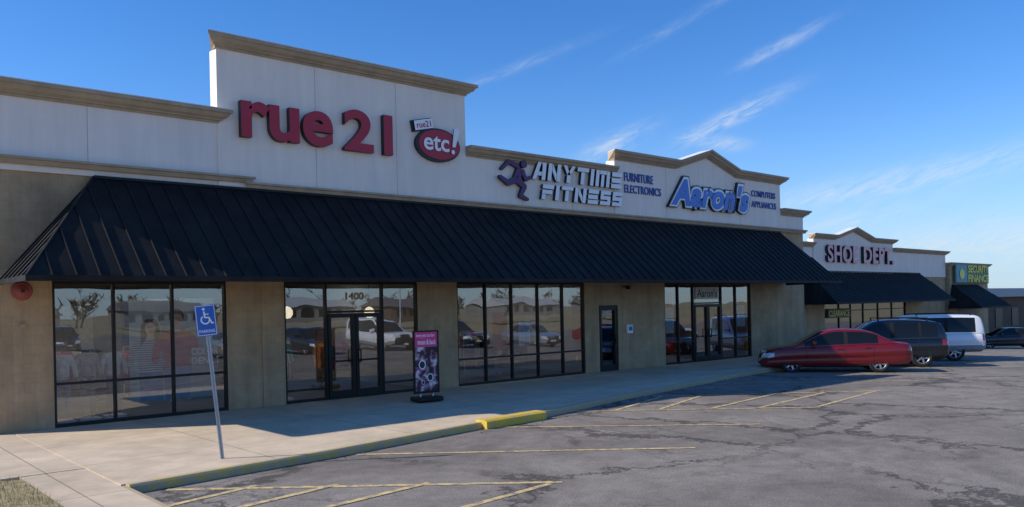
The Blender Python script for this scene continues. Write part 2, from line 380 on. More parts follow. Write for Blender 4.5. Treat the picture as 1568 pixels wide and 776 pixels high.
def awning(prefix,xl_top,xr_top,xl,xr,y_wall,y_eave,zt,ze,parent,step=.41):
    vs=[(xl_top,y_wall,zt),(xr_top,y_wall,zt),(xl,y_eave,ze),(xr,y_eave,ze),(xl,y_wall,ze),(xr,y_wall,ze)]
    fs=[(0,2,3,1),(0,4,2),(1,3,5),(2,4,5,3)]
    mesh(prefix+'_panels',vs,fs,M_awn,parent)
    run=y_wall-y_eave; rise=zt-ze; L=math.hypot(run,rise); n=Vector((0,-rise/L,run/L))
    V=[];F=[]
    x=xl+.02
    def rib(a,b,nrm,side):
        k=len(V); s=side*.011; h=nrm*.032
        for p in (a,b):
            V.extend([p-s-nrm*.004,p+s-nrm*.004,p+s+h,p-s+h])
        F.extend([(k,k+1,k+2,k+3),(k+7,k+6,k+5,k+4),(k+1,k+5,k+6,k+2),(k+2,k+6,k+7,k+3),(k+3,k+7,k+4,k)])
    while x<xr:
        t=1.0
        if x<xl_top: t=(x-xl)/(xl_top-xl)
        if x>xr_top: t=(xr-x)/(xr-xr_top)
        t=max(.02,t)
        a=Vector((x,y_eave,ze)); b=Vector((x+random.uniform(-.01,.01),y_eave+run*t,ze+rise*t))
        rib(a,b,n,Vector((1,0,0)))
        x+=step
    dxl=xl_top-xl
    if dxl>.5:
        nl=Vector((-rise,0,dxl)).normalized(); y=y_eave+.3
        while y<y_wall:
            t=(y-y_eave)/run
            rib(Vector((xl,y,ze)),Vector((xl+dxl*t,y,ze+rise*t)),nl,Vector((0,1,0)))
            y+=step
        rib(Vector((xl,y_eave,ze)),Vector((xl_top,y_wall,zt)),(nl+n).normalized(),Vector((.7,-.7,0)).normalized()*2)
    fixn(mesh(prefix+'_seams',V,F,M_awn2,parent))
    boxes(prefix+'_fascia',[(xl-.02,xr+.02,y_eave-.03,y_eave,ze-.09,ze+.015),(xl-.02,xl+.01,y_eave+.001,y_wall,ze-.09,ze+.015),(xr-.01,xr+.02,y_eave+.001,y_wall,ze-.09,ze+.015)],M_awn,parent)
    box(prefix+'_top_flashing',xl_top,xr_top,y_wall-.06,y_wall+.0,zt-.02,zt+.04,M_awn2,parent)
awning('awning',5.2,33.5,3.35,33.9,YR-.01,17.0,5.42,3.14,B)

def window(prefix,x0,x1,z0,z1,mull,bars,parent,yw=YW,fw=.055,glass=M_glass):
    L=[(x0,x0+fw,yw+.03,yw+.15,z0,z1),(x1-fw,x1,yw+.03,yw+.15,z0,z1)]
    L+=[(m-fw/2,m+fw/2,yw+.03,yw+.15,z0,z1) for m in mull]
    L+=[(x0,x1,yw+.035,yw+.145,z0-.003,z0+fw+.02),(x0,x1,yw+.035,yw+.145,z1-fw-.02,z1+.003)]
    for a,b,z in bars: L.append((a,b,yw+.035,yw+.145,z-fw/2,z+fw/2))
    boxes(prefix+'_frame',L,M_blk,parent)
    edges=[x0]+sorted(mull)+[x1]
    for i in range(len(edges)-1):
        a,b=edges[i],edges[i+1]; t=random.uniform(-.0025,.0025); u=random.uniform(-.002,.002)
        y=yw+.09
        mesh(prefix+'_glass',[(a+.01,y-t,z0),(b-.01,y+t,z0),(b-.01,y+t+u,z1),(a+.01,y-t+u,z1)],[(0,1,2,3)],glass,parent)
def door(prefix,x0,x1,z1,parent,yw=YW,double=True):
    L=[]; xs=[x0,(x0+x1)/2,x1] if double else [x0,x1]
    for i in range(len(xs)-1):
        a,b=xs[i]+.01,xs[i+1]-.01
        L+=[(a,a+.09,yw+.02,yw+.13,.02,z1-.03),(b-.09,b,yw+.02,yw+.13,.02,z1-.03),(a+.09,b-.09,yw+.025,yw+.125,.02,.22),(a+.09,b-.09,yw+.025,yw+.125,z1-.14,z1-.03),(a+.09,b-.09,yw+.06,yw+.12,.98,1.03)]
        hx=b-.13 if i==0 else a+.09
        L+=[(hx,hx+.03,yw-.05,yw-.02,.95,1.30),(hx,hx+.03,yw-.02,yw+.03,.95,.98),(hx,hx+.03,yw-.02,yw+.03,1.27,1.30)]
    boxes(prefix+'_leaves',L,M_blk,parent)
window('show_window_a',4.36,8.17,0,ZT,[5.60,6.89],[(4.4,8.1,.93)],B)
window('entrance_a',9.68,13.84,0,ZT,[10.89,12.66],[(9.7,10.86,.32),(12.69,13.8,.32),(10.9,12.64,2.34)],B)
door('entrance_door_a',10.93,12.62,2.32,B)
window('show_window_b',15.28,20.85,0,ZT,[16.43,17.52,18.67,19.82],[(15.3,20.8,.80)],B)
window('side_door',21.58,22.59,0,2.34,[],[],B)
door('side_door_leaf',21.64,22.53,2.30,B,double=False)
window('entrance_b',25.3,31.23,0,ZT,[26.19,27.17,29.09,30.14],[(25.3,27.14,.85),(29.12,31.2,.85),(27.2,29.06,2.34)],B)
door('entrance_door_b',27.21,29.05,2.32,B)
text('number_1400','1400',11.52,12.08,2.66,2.86,YW+.07,.006,M_corn,B,off=.012)
text('number_1402','1402',21.87,22.3,2.03,2.17,YW+.07,.006,M_white,B)
text('hours','OPEN',21.95,22.22,1.88,1.95,YW+.07,.006,M_white,B)
box('transom_sign',27.35,28.9,YW+.055,YW+.065,2.5,2.98,mat('pale_sign',(.55,.55,.5),.5),B)
text('transom_sign_text',"Aaron's",27.45,28.8,2.58,2.9,YW+.053,.004,M_side,B,off=.01)

# interior
I=B
box('shop_floor',3.3,35.4,YW+.31,30,-.15,-.02,M_intd,I)
box('shop_back_wall',3.3,35.4,29.5,29.7,-.02,3.4,M_int,I)
box('shop_ceiling',3.3,35.4,YW+.31,29.5,3.42,3.5,M_int,I)
boxes('shop_partitions',[(x,x+.15,YW+.31,29.4,-.01,3.4) for x in (14.5,21.2,24.2)],M_int,I)
boxes('ceiling_light_panels',[(x,x+1.2,y,y+.3,3.38,3.415) for x,y in ((5.0,22.3),(7.2,23.5),(4.6,25.5),(10.2,22.5),(12.4,24.5),(16.2,22.6),(18.8,22.6),(17.5,25.5),(26,22.6),(29.3,22.6),(28,26))],M_tube,I)
boxes('hidden_fill_bar',[(4.7,7.9,YW+.33,YW+.36,3.21,3.24)],M_tube,I)  # added glowing strip, out of view behind the header, brightens the poster
for x,z in ((10.35,2.35),(12.95,2.3)):
    vs,fs=lathe_pts([(0,-.17),(.09,-.15),(.15,-.06),(.15,.05),(.08,.14),(0,.17)],16)
    mesh('pendant_lamp',[(x+a,YW+1.2+c,z+b) for a,b,c in vs],fs,M_lamp,I,True)
    box('pendant_cord',x-.008,x+.008,YW+1.19,YW+1.21,z+.17,3.42,M_blk,I)
RC=[mat('garment_%d'%i,c,.85,.25,7) for i,c in enumerate([(.5,.05,.04),(.65,.65,.65),(.08,.12,.25),(.5,.42,.3),(.03,.03,.035),(.75,.28,.07),(.10,.3,.28),(.55,.18,.3)])]
def rack(x,y,w=1.4,h=1.45,drop=.8):
    L=[(x-w/2,x-w/2+.03,y-.015,y+.015,0,h),(x+w/2-.03,x+w/2,y-.015,y+.015,0,h),(x-w/2+.03,x+w/2-.03,y-.012,y+.012,h-.03,h),(x-w/2-.0,x-w/2+.03,y-.25,y-.016,0,.03),(x+w/2-.03,x+w/2,y-.25,y-.016,0,.03)]
    boxes('rack_rails',L,M_galv,I)
    V=[];F=[];fm=[]; n=int(w/.06)
    for i in range(n):
        xx=x-w/2+.06+i*(w-.12)/n; c=int((i*.23+x)%8); d=drop*random.uniform(.8,1.05); z=h-.06; k=len(V)
        for sgn in (-.012,.012): V+=[(xx+sgn,y-.05,z),(xx+sgn,y+.05,z),(xx+sgn,y+.23,z-.12),(xx+sgn,y+.21,z-d),(xx+sgn,y-.21,z-d),(xx+sgn,y-.23,z-.12)]
        F+=[tuple(k+j for j in range(6)),tuple(k+11-j for j in range(6))]+[(k+j,k+6+j,k+6+(j+1)%6,k+(j+1)%6) for j in range(6)]; fm+=[c]*8
    fixn(mesh('hung_clothes',V,F,RC,I,fm=fm))
for x,y in ((5.2,22.6),(7.2,22.9),(9.2,23.4),(6,25.5),(8.3,26),(11,24),(13,23),(12.5,26.5),(16.2,22.3),(18,22.0),(19.8,22.4),(17,25),(20,25.5)): rack(x,y)
for x,y,c in ((26.2,21.6,3),(30.2,21.6,4),(30,24,0)):
    boxes('sofa',[(x-.8,x+.8,y-.4,y+.4,.05,.42),(x-.8,x+.8,y+.2,y+.4,.42,.85),(x-.95,x-.8,y-.4,y+.4,.05,.6),(x+.8,x+.95,y-.4,y+.4,.05,.6)],RC[c],I)
boxes('wall_pictures',[(4+2.3*i,5.4+2.3*i,29.44,29.49,1.3,2.7) for i in range(13)],RC,I,[i%8 for i in range(13)])

PY=YW+.50
PO=empty('window_poster')
box('poster_backing',6.05,8.05,PY,PY+.01,.35,2.75,mat('poster_teal',(.36,.43,.47),.6,.25,1.2),PO)
sk=mat('poster_skin',(.66,.41,.30),.6,.15,4); hr=mat('poster_hair',(.10,.055,.035),.6,.3); red=mat('poster_red_shirt',(.48,.05,.06),.6,.35,4)
dn=mat('poster_denim',(.14,.22,.42),.6,.25)
wst=bpy.data.materials.new('poster_striped'); wst.use_nodes=True
nt=wst.node_tree; wv=N(nt,'ShaderNodeTexWave',bands_direction='Z'); wv.inputs['Scale'].default_value=6; wv.inputs['Distortion'].default_value=.6
tcc=N(nt,'ShaderNodeTexCoord'); nt.links.new(tcc.outputs['Object'],wv.inputs['Vector'])
rr=N(nt,'ShaderNodeValToRGB'); rr.color_ramp.elements[0].position=.45; rr.color_ramp.elements[0].color=(.55,.55,.58,1); rr.color_ramp.elements[1].position=.65; rr.color_ramp.elements[1].color=(.10,.11,.15,1)
nt.links.new(wv.outputs['Fac'],rr.inputs['Fac']); nt.links.new(rr.outputs['Color'],nt.nodes['Principled BSDF'].inputs['Base Color'])
def pfig(cx,base,h,shirt,long,dy):
    s=h
    def P(n,pl,m,d): prism_xz(n,[(cx+a*s,base+b*s) for a,b in pl],PY-dy-d,PY-dy-d+.002,m,PO)
    P('poster_legs',[(-.13,.0),(.14,.0),(.15,.42),(-.14,.42)],dn,.001)
    P('poster_torso',[(-.14,.36),(.14,.36),(.17,.58),(.21,.40),(.27,.42),(.24,.64),(.19,.73),(.08,.78),(-.08,.78),(-.19,.73),(-.24,.64),(-.28,.44),(-.22,.40),(-.17,.58)],shirt,.004)
    P('poster_neck',[(-.04,.76),(.04,.76),(.035,.84),(-.035,.84)],sk,.007)
    if long: P('poster_hair_back',[(-.12,.66),(-.04,.80),(.04,.80),(.12,.64),(.11,.92),(.06,1.01),(-.05,1.01),(-.11,.93)],hr,.0055)
    P('poster_face',[(.055*math.cos(t)*1.15,.90+.085*math.sin(t)) for t in [i*math.pi/8 for i in range(16)]],sk,.010)
    P('poster_fringe',[(-.078,.88),(-.06,.945),(.0,.965),(.05,.95),(.078,.88),(.08,.96),(.04,1.01),(-.05,1.01),(-.085,.96)],hr,.013)
    for ex in (-.022,.022): P('poster_eye',[(ex-.009,.905),(ex+.009,.905),(ex+.009,.913),(ex-.009,.913)],hr,.016)
    P('poster_mouth',[(-.018,.853),(.018,.853),(.012,.846),(-.012,.846)],red,.016)
pfig(6.52,.35,1.9,wst,True,.0); pfig(7.12,.35,2.12,red,False,.03)
box('poster_panel',7.45,8.1,PY-.06,PY-.055,.9,1.55,mat('poster_grey',(.30,.31,.31),.6),PO)
text('poster_text_a','COLOR',7.45,8.1,1.38,1.54,PY-.07,.005,M_white,PO,off=.01)
text('poster_text_b','DENIM',7.45,8.1,1.15,1.31,PY-.07,.005,M_white,PO,off=.01)
disc_xz('poster_round',7.75,2.35,.22,.22,PY-.07,PY-.06,M_red,PO)
text('poster_round_text','SALE',7.58,7.92,2.28,2.43,PY-.075,.004,M_white,PO,off=.01)
PO2=empty('window_poster'); box('sheet',16.8,17.4,YW+.16,YW+.165,1.0,2.2,RC[0],PO2); box('sheet_b',17.9,18.4,YW+.16,YW+.165,1.1,1.9,RC[1],PO2)
PO3=empty('window_poster'); box('sheet',25.5,26.05,YW+.16,YW+.165,1.2,2.9,RC[1],PO3); box('sheet_b',25.55,26.0,YW+.15,YW+.155,2.2,2.8,M_red,PO3); box('sheet_c',29.3,29.9,YW+.16,YW+.165,1.1,2.0,RC[7],PO3); box('sheet_d',30.3,31.0,YW+.16,YW+.165,1.3,2.2,RC[1],PO3)

def mannequin(x,y,cs,cl):
    e=empty('mannequin',(x,y,0))
    me=bpy.data.meshes.new('shirt')
    P=[(0,0,.95),(0,0,1.1),(0,0,1.3),(0,0,1.45),(0,0,1.52),(-.17,0,1.46),(-.25,0,1.22),(-.27,-.04,1.0),(.17,0,1.46),(.25,0,1.22),(.27,-.04,1.0)]
    E=[(0,1),(1,2),(2,3),(3,4),(3,5),(5,6),(6,7),(3,8),(8,9),(9,10)]
    me.from_pydata(P,E,[]); o=bpy.data.objects.new('shirt',me); COL.objects.link(o); o.parent=e
    me.materials.append(mat('shirt_cloth',cs,.9,.25,9))
    o.modifiers.new('skin','SKIN'); R=[.17,.15,.17,.13,.06,.075,.06,.05,.075,.06,.05]
    for i,v in enumerate(me.skin_vertices[0].data): v.radius=(R[i],R[i]*(.65 if i<4 else 1)); v.use_root=(i==0)
    ss=o.modifiers.new('sub','SUBSURF'); ss.levels=2; ss.render_levels=2
    me2=bpy.data.meshes.new('trousers'); P=[(0,0,1.0),(-.09,0,.88),(-.10,0,.5),(-.10,0,.12),(.09,0,.88),(.10,0,.5),(.10,0,.12)]
    me2.from_pydata(P,[(0,1),(1,2),(2,3),(0,4),(4,5),(5,6)],[]); o2=bpy.data.objects.new('trousers',me2); COL.objects.link(o2); o2.parent=e
    me2.materials.append(mat('trouser_cloth',cl,.9,.2,9))
    o2.modifiers.new('skin','SKIN'); R=[.12,.095,.07,.055,.095,.07,.055]
    for i,v in enumerate(me2.skin_vertices[0].data): v.radius=(R[i],R[i]*.9); v.use_root=(i==0)
    ss=o2.modifiers.new('sub','SUBSURF'); ss.levels=2; ss.render_levels=2
    box('plinth',-.22,.22,-.2,.2,0,.08,M_white,e,.01)
mannequin(4.66,20.3,(.6,.6,.6),(.12,.18,.32)); mannequin(5.2,20.4,(.36,.34,.30),(.25,.22,.18)); mannequin(5.78,20.5,(.55,.55,.58),(.05,.05,.06))
mannequin(9.98,20.5,(.08,.40,.34),(.05,.06,.08))

fb=empty('fire_alarm_bell')
vs,fs=lathe_pts([(.20,0),(.20,-.03),(.17,-.055),(.15,-.05),(.12,-.07),(.06,-.10),(0,-.105)],28)
mesh('gong',[(a+3.79,b+YW-.001,c+2.93) for a,b,c in vs],fs,mat('bell_red',(.32,.07,.06),.5),fb,True)
disc_xz('hub',3.79,2.93,.035,.035,YW-.14,YW-.1,M_side,fb,16)
wv1=empty('wall_vent'); disc_xz('cap',3.78,2.2,.06,.05,YW-.06,YW-.001,M_corn,wv1,16); box('plate',3.68,3.88,YW-.012,YW-.001,2.1,2.3,M_tan,wv1)
mb=empty('wall_mailbox'); box('case',23.0,23.3,YW-.1,YW-.001,1.30,1.62,M_white,mb,.02); box('label',23.05,23.25,YW-.105,YW-.101,1.40,1.54,M_hblue,mb); box('slot',23.04,23.26,YW-.107,YW-.101,1.56,1.575,M_side,mb)
sl=empty('wall_light'); box('arm',22.9,22.94,YW-.2,YW-.001,2.98,3.02,M_blk,sl); box('head',22.84,23.0,YW-.28,YW-.18,2.9,3.04,M_blk,sl,.02)

# ------------------------------------------------------------ signs
FM=[M_red,M_side]
s1=empty('clothing_store_sign')
text('letters_rue','rue',8.52,11.05,6.68,7.60,YR-.02,.16,FM,s1,off=.028)
text('letters_21','21',11.38,12.92,6.68,7.80,YR-.02,.16,FM,s1,off=.028)
s2=empty('clothing_store_oval_sign')
disc_xz('oval_back',14.55,7.16,.80,.49,YR-.12,YR-.001,[M_side,M_side],s2)
disc_xz('oval',14.57,7.17,.74,.43,YR-.135,YR-.122,[M_red,M_side],s2)
text('etc','etc',14.0,14.92,6.98,7.42,YR-.136,.02,[M_white,M_side],s2,off=.02)
prism_xz('exclamation',[(15.02,7.15),(15.14,7.15),(15.32,7.66),(15.22,7.74),(15.1,7.70)],YR-.17,YR-.14,[M_white,M_side],s2)
disc_xz('exclamation_dot',15.05,7.0,.065,.065,YR-.17,YR-.14,[M_white,M_side],s2,16)
prism_xz('banner_back',[(13.68,7.46),(14.38,7.62),(14.32,7.94),(13.62,7.78)],YR-.10,YR-.002,[M_side,M_side],s2)
prism_xz('banner',[(13.71,7.49),(14.35,7.64),(14.30,7.91),(13.66,7.76)],YR-.16,YR-.137,[M_white,M_side],s2)
text('banner_text','rue21',13.75,14.26,7.61,7.79,YR-.161,.006,M_red,s2,off=.01,rot=.22)

GL={'A':(9.7,[[(0,0),(2.8,0),(5.9,10),(3.2,10)],[(6.9,0),(9.7,0),(9.7,10),(6.3,10),(6.9,8)],[(3.6,2.3),(6.6,2.3),(6.6,4.5),(4.3,4.5)]]),
'N':(9.8,[[(0,0),(2.8,0),(2.8,10),(0,10)],[(3.1,10),(3.1,5.8),(6.7,0),(6.7,4.2)],[(7,0),(9.8,0),(9.8,10),(7,10)]]),
'Y':(9.8,[[(0,10),(2.9,10),(4.7,6.6),(3.5,4.8)],[(6.9,10),(9.8,10),(6.3,4.8),(5.1,6.6)],[(3.5,0),(6.3,0),(6.3,4.5),(3.5,4.5)]]),
'T':(9.6,[[(0,7.6),(9.6,7.6),(9.6,10),(0,10)],[(3.4,0),(6.2,0),(6.2,7.3),(3.4,7.3)]]),
'I':(2.8,[[(0,0),(2.8,0),(2.8,10),(0,10)]]),
'M':(12.1,[[(0,0),(2.8,0),(2.8,10),(0,10)],[(3.1,7.6),(9,7.6),(9,10),(3.1,10)],[(4.7,0),(7.3,0),(7.3,7.3),(4.7,7.3)],[(9.3,0),(12.1,0),(12.1,9),(11,10),(9.3,10)]]),
'E':(9.2,[[(0,0),(9.2,0),(9.2,2.6),(0,2.6)],[(0,3.4),(8.6,3.4),(8.6,6.2),(0,6.2)],[(0,7.2),(9.2,7.2),(9.2,10),(0,10)]]),
'F':(9,[[(0,7.2),(9,7.2),(9,10),(0,10)],[(0,3.7),(8,3.7),(8,6.3),(0,6.3)],[(0,0),(2.8,0),(2.8,3.4),(0,3.4)]]),
'S':(9.2,[[(0,0),(9.2,0),(9.2,2.6),(0,2.6)],[(0,3.7),(9.2,3.7),(9.2,6.3),(0,6.3)],[(0,7.4),(9.2,7.4),(9.2,10),(0,10)],[(0,6.32),(2.8,6.32),(2.8,7.38),(0,7.38)],[(6.4,2.62),(9.2,2.62),(9.2,3.68),(6.4,3.68)]])}
def blocktext(word,x0,x1,z0,z1,y,depth,parent):
    tot=sum(GL[c][0] for c in word)+1.8*(len(word)-1)+1.6
    sx=(x1-x0)/tot; sz=(z1-z0)/10; cx=0
    for c in word:
        for pl in GL[c][1]:
            prism_xz('letter_'+c,[(x0+(cx+a+b*.16)*sx,z0+b*sz) for a,b in pl],y-depth,y-.002,[M_white,M_side],parent)
        cx+=GL[c][0]+1.8
s3=empty('fitness_center_sign')
blocktext('ANYTIME',18.3,22.75,6.50,7.08,YR-.0,.12,s3)
blocktext('FITNESS',18.69,22.75,5.87,6.37,YR-.0,.12,s3)
def limb(pts,w,y,n,m=M_purple,par=s3):
    for i in range(len(pts)-1):
        a=Vector(pts[i]); b=Vector(pts[i+1]); d=(b-a).normalized(); q=Vector((-d.y,d.x)); wa=w[i]/2; wb=w[i+1]/2; y2=y-.004*(n+i)
        prism_xz('runner_part',[tuple(a+q*wa),tuple(a-q*wa),tuple(b-q*wb),tuple(b+q*wb)],y2-.10,y2,[m,M_side],par)
        disc_xz('runner_joint',b.x,b.y,wb,wb,y2-.102,y2-.004,[m,M_side],par,14)
disc_xz('runner_head',17.98,6.95,.13,.13,YE-.13,YE-.01,[M_purple,M_side],s3,20)
limb([(17.85,6.80),(17.62,6.42)],[.30,.24],YE-.01,1)
limb([(17.75,6.85),(17.35,6.98),(17.05,6.72)],[.16,.13,.10],YE-.01,3)
limb([(17.9,6.75),(18.05,6.45),(18.25,6.55)],[.16,.12,.09],YE-.01,5)
limb([(17.65,6.45),(17.98,6.22),(17.80,5.92),(18.1,5.82)],[.24,.18,.14,.10],YE-.01,7)
limb([(17.6,6.42),(17.3,6.28),(16.95,6.45)],[.22,.17,.12],YE-.01,10)

s4=empty('furniture_store_sign')
for w,a,b,c,d in (('FURNITURE',22.95,24.6,6.83,7.15),('ELECTRONICS',22.95,25.05,6.41,6.71),('COMPUTERS',31.25,33.15,6.87,7.14),('APPLIANCES',31.25,33.2,6.41,6.68)):
    text('letters_'+w.lower(),w,a,b,c,d,YR-.005,.035,[M_navy,M_navy],s4,off=.010,spacing=1.06)
text('backing',"Aaron's",25.35,31.05,5.98,7.36,YR-.005,.12,[M_grey,M_side],s4,off=.12,shear=.3,spacing=1.08)
text('outline_white',"Aaron's",25.42,30.98,6.04,7.30,YR-.127,.012,[M_white,M_white],s4,off=.090,shear=.3,spacing=1.08)
text('letters',"Aaron's",25.52,30.88,6.12,7.21,YR-.141,.012,[M_blue,M_blue],s4,off=.046,shear=.3,spacing=1.08)

hs=empty('handicap_parking_sign',(5.39,13.3,0))
hs.rotation_euler=(0,math.radians(-5.2),math.radians(-22))
boxes('post',[(-.03,-.012,-.02,.02,0,2.5),(.012,.03,-.02,.02,0,2.5),(-.012,.012,.012,.02,0,2.5)],M_galv,hs)
box('plate',-.155,.155,-.03,-.022,2.03,2.53,M_hblue,hs,.003)
oo=[(-.147,2.038),(.147,2.038),(.147,2.522),(-.147,2.522)]; ii=[(-.138,2.047),(.138,2.047),(.138,2.513),(-.138,2.513)]
mesh('border',[(x,-.0315,z) for x,z in oo+ii],[(0,1,5,4),(1,2,6,5),(2,3,7,6),(3,0,4,7)],M_white,hs)
ring=[(.075*math.cos(t),2.29+.075*math.sin(t)) for t in [math.radians(a) for a in range(120,400,14)]]
rin=[(.052*math.cos(t),2.29+.052*math.sin(t)) for t in [math.radians(a) for a in range(120,400,14)]]
n=len(ring); mesh('symbol_wheel',[(x-.01,-.032,z) for x,z in ring+rin],[(i,i+1,n+i+1,n+i) for i in range(n-1)],M_white,hs)
def sp(nm,a,b,w):
    a=Vector(a);b=Vector(b);d=(b-a).normalized();q=Vector((-d.y,d.x))*w/2
    mesh(nm,[(p.x,-.033-.0005*random.random(),p.y) for p in (a+q,a-q,b-q,b+q)],[(0,1,2,3)],M_white,hs)
sp('symbol_back',(-.02,2.43),(-.012,2.32),.026); sp('symbol_arm',(-.018,2.38),(.05,2.38),.018); sp('symbol_seat',(-.012,2.325),(.05,2.325),.024); sp('symbol_leg',(.045,2.33),(.09,2.22),.024); sp('symbol_foot',(.09,2.225),(.115,2.24),.02)
disc_xz('symbol_head',-.022,2.465,.022,.022,-.034,-.032,M_white,hs,16)
text('plate_text','PARKING',-.12,.12,2.08,2.13,-.0305,.003,M_white,hs,off=.01)

st=empty('poster_stand',(12.3,17.2,0)); st.rotation_euler=(0,0,math.radians(-8))
boxes('frame',[(-.36,-.32,-.03,.03,.22,1.82),(.32,.36,-.03,.03,.22,1.82),(-.32,.32,-.03,.03,1.78,1.82),(-.32,.32,-.03,.03,.22,.28)],M_blk,st)
box('base',-.36,.36,-.26,.26,.02,.14,M_blk,st,.04); boxes('springs',[(-.2,-.16,-.02,.02,.14,.22),(.16,.2,-.02,.02,.14,.22)],M_galv,st)
box('header',-.318,.318,-.02,.02,1.40,1.778,mat('poster_pink',(.85,.05,.22),.5,.05),st)
pm=bpy.data.materials.new('poster_photo'); pm.use_nodes=True; nt=pm.node_tree
tcc=N(nt,'ShaderNodeTexCoord'); vv=N(nt,'ShaderNodeTexNoise'); vv.inputs['Scale'].default_value=5.5; vv.inputs['Detail'].default_value=3
nt.links.new(tcc.outputs['Object'],vv.inputs['Vector']); rr=N(nt,'ShaderNodeValToRGB'); cr=rr.color_ramp
cr.elements[0].position=.40; cr.elements[0].color=(.01,.01,.012,1); cr.elements[1].position=.72; cr.elements[1].color=(.9,.45,.55,1)
for p,c in ((.49,(.05,.03,.05,1)),(.53,(.6,.10,.28,1)),(.57,(.15,.25,.15,1)),(.62,(.8,.65,.7,1))):
    e=cr.elements.new(p); e.color=c
nt.links.new(vv.outputs['Fac'],rr.inputs['Fac']); nt.links.new(rr.outputs['Color'],nt.nodes['Principled BSDF'].inputs['Base Color'])
box('photo',-.318,.318,-.018,.018,.282,1.398,pm,st)
text('header_text_a','love you to the',-.28,.24,1.63,1.74,-.0205,.003,M_white,st,off=.01); text('header_text_b','moon & back',-.24,.28,1.46,1.59,-.0205,.003,M_white,st,off=.015)
for (cx,cz,r) in ((-.12,.95,.10),(.1,.62,.09),(-.1,.5,.05)):
    disc_xz('photo_pendant',cx,cz,r,r*1.15,-.021,-.0185,M_white,st,20); disc_xz('photo_pendant_in',cx,cz,r*.75,r*.9,-.023,-.0212,M_side,st,20)

# ------------------------------------------------------------ second building
B2=empty('shoe_store_building'); Y2=26.0
box('wall_left',36,49.6,Y2,Y2+.3,-2.4,3.9,M_tan,B2)
box('wall_right',61.6,68.9,Y2,Y2+.3,-2.6,3.9,M_tan,B2)
box('wall_head',49.6,61.6,Y2,Y2+.3,2.2,3.9,M_tan,B2)
boxes('stucco_low',[(36,48.2,Y2-.05,Y2+.3,3.9,5.65),(59.4,68.9,Y2-.05,Y2+.3,3.9,5.65)],M_eifs,B2)
prism_xz('stucco_gabled',[(48.2,3.9),(59.4,3.9),(59.4,6.2),(56.1,6.2),(53.5,6.82),(50.9,6.2),(48.2,6.2)],Y2-.1,Y2+.3,M_eifs,B2)
cornice('cornice_low_a',[(36,5.93),(48.18,5.93)],Y2-.05,M_corn,B2,ends=(0,0))
cornice('cornice_low_b',[(59.42,5.93),(68.9,5.93)],Y2-.05,M_corn,B2,ends=(0,1))
cornice('cornice_gabled',[(48.2,6.48),(50.9,6.48),(53.5,7.1),(56.1,6.48),(59.4,6.48)],Y2-.1,M_corn,B2)
cornice('flashing',[(48.2,6.48),(50.9,6.48),(53.5,7.1),(56.1,6.48),(59.4,6.48)],Y2-.1,M_flash,B2,FL)
boxes('roof_and_sides',[(36,68.9,Y2+.31,50,5.0,5.2),(68.6,68.89,Y2+.31,50,-2.6,4.99),(36,68.5,49.6,50,-2.6,4.99)],M_roof,B2)
awning('awning',47.2,64.0,46.6,64.4,Y2-.06,23.6,4.15,2.15,B2,.5)
window('shop_window',49.6,61.6,-1.3,2.2,[51.6,53.2,55,57.2,59.4],[(49.6,61.6,-.4),(49.6,61.6,1.6)],B2,Y2)
box('shop_interior',49.2,62,Y2+4,Y2+4.2,-2,2.4,M_int,B2)
box('sidewalk_slab',36.6,77,23,Y2-.01,-2.4,-.75,M_conc,B2)
box('window_banner',50.0,53.0,Y2-.02,Y2-.005,1.15,1.75,M_side,B2); text('window_banner_text','CLEARANCE',50.15,52.85,1.25,1.65,Y2-.022,.01,M_yel,B2,off=.01)
s5=empty('shoe_store_sign')
text('letters_a','SHOE',49.6,53.7,4.72,5.85,Y2-.12,.2,[M_pink,M_side],s5,off=.03,spacing=1.08)
text('letters_b','DEPT.',54.5,59.1,4.72,5.85,Y2-.12,.2,[M_pink,M_side],s5,off=.03,spacing=1.08)
B3=empty('finance_office_building')
box('wall',69.0,77.2,Y2-.3,45,-2.6,4.75,M_tan,B3)
cornice('cornice',[(69.0,5.05),(77.2,5.05)],Y2-.3,M_corn,B3)
awning('awning',69.4,74.9,68.6,75.4,Y2-.32,23.3,3.3,1.5,B3,.5)
box('office_window',70.5,74.5,Y2-.33,Y2-.301,-1.0,1.5,M_blk,B3)
s6=empty('finance_office_sign'); box('board',69.6,76.9,Y2-.5,Y2-.31,3.42,4.98,M_green,s6,.03)
box('emblem',69.75,72.0,Y2-.53,Y2-.502,3.5,4.9,M_teal,s6); disc_xz('emblem_sun',70.9,4.15,.5,.4,Y2-.56,Y2-.532,[M_yel,M_side],s6)
text('letters_a','SECURITY',72.25,76.75,4.28,4.88,Y2-.51,.03,M_yel,s6,off=.02); text('letters_b','FINANCE',72.25,76.75,3.52,4.12,Y2-.51,.03,M_yel,s6,off=.02)
B4=empty('brick_building')
box('walls',86,150,31,55,-3,2.2,M_brick,B4); prism_xz('roof',[(85.2,2.2),(150.8,2.2),(148,3.1),(88,3.1)],30.3,55.7,M_metroof,B4)
boxes('windows',[(90+5*i,92+5*i,30.93,30.99,-1,1) for i in range(10)],M_blk,B4)

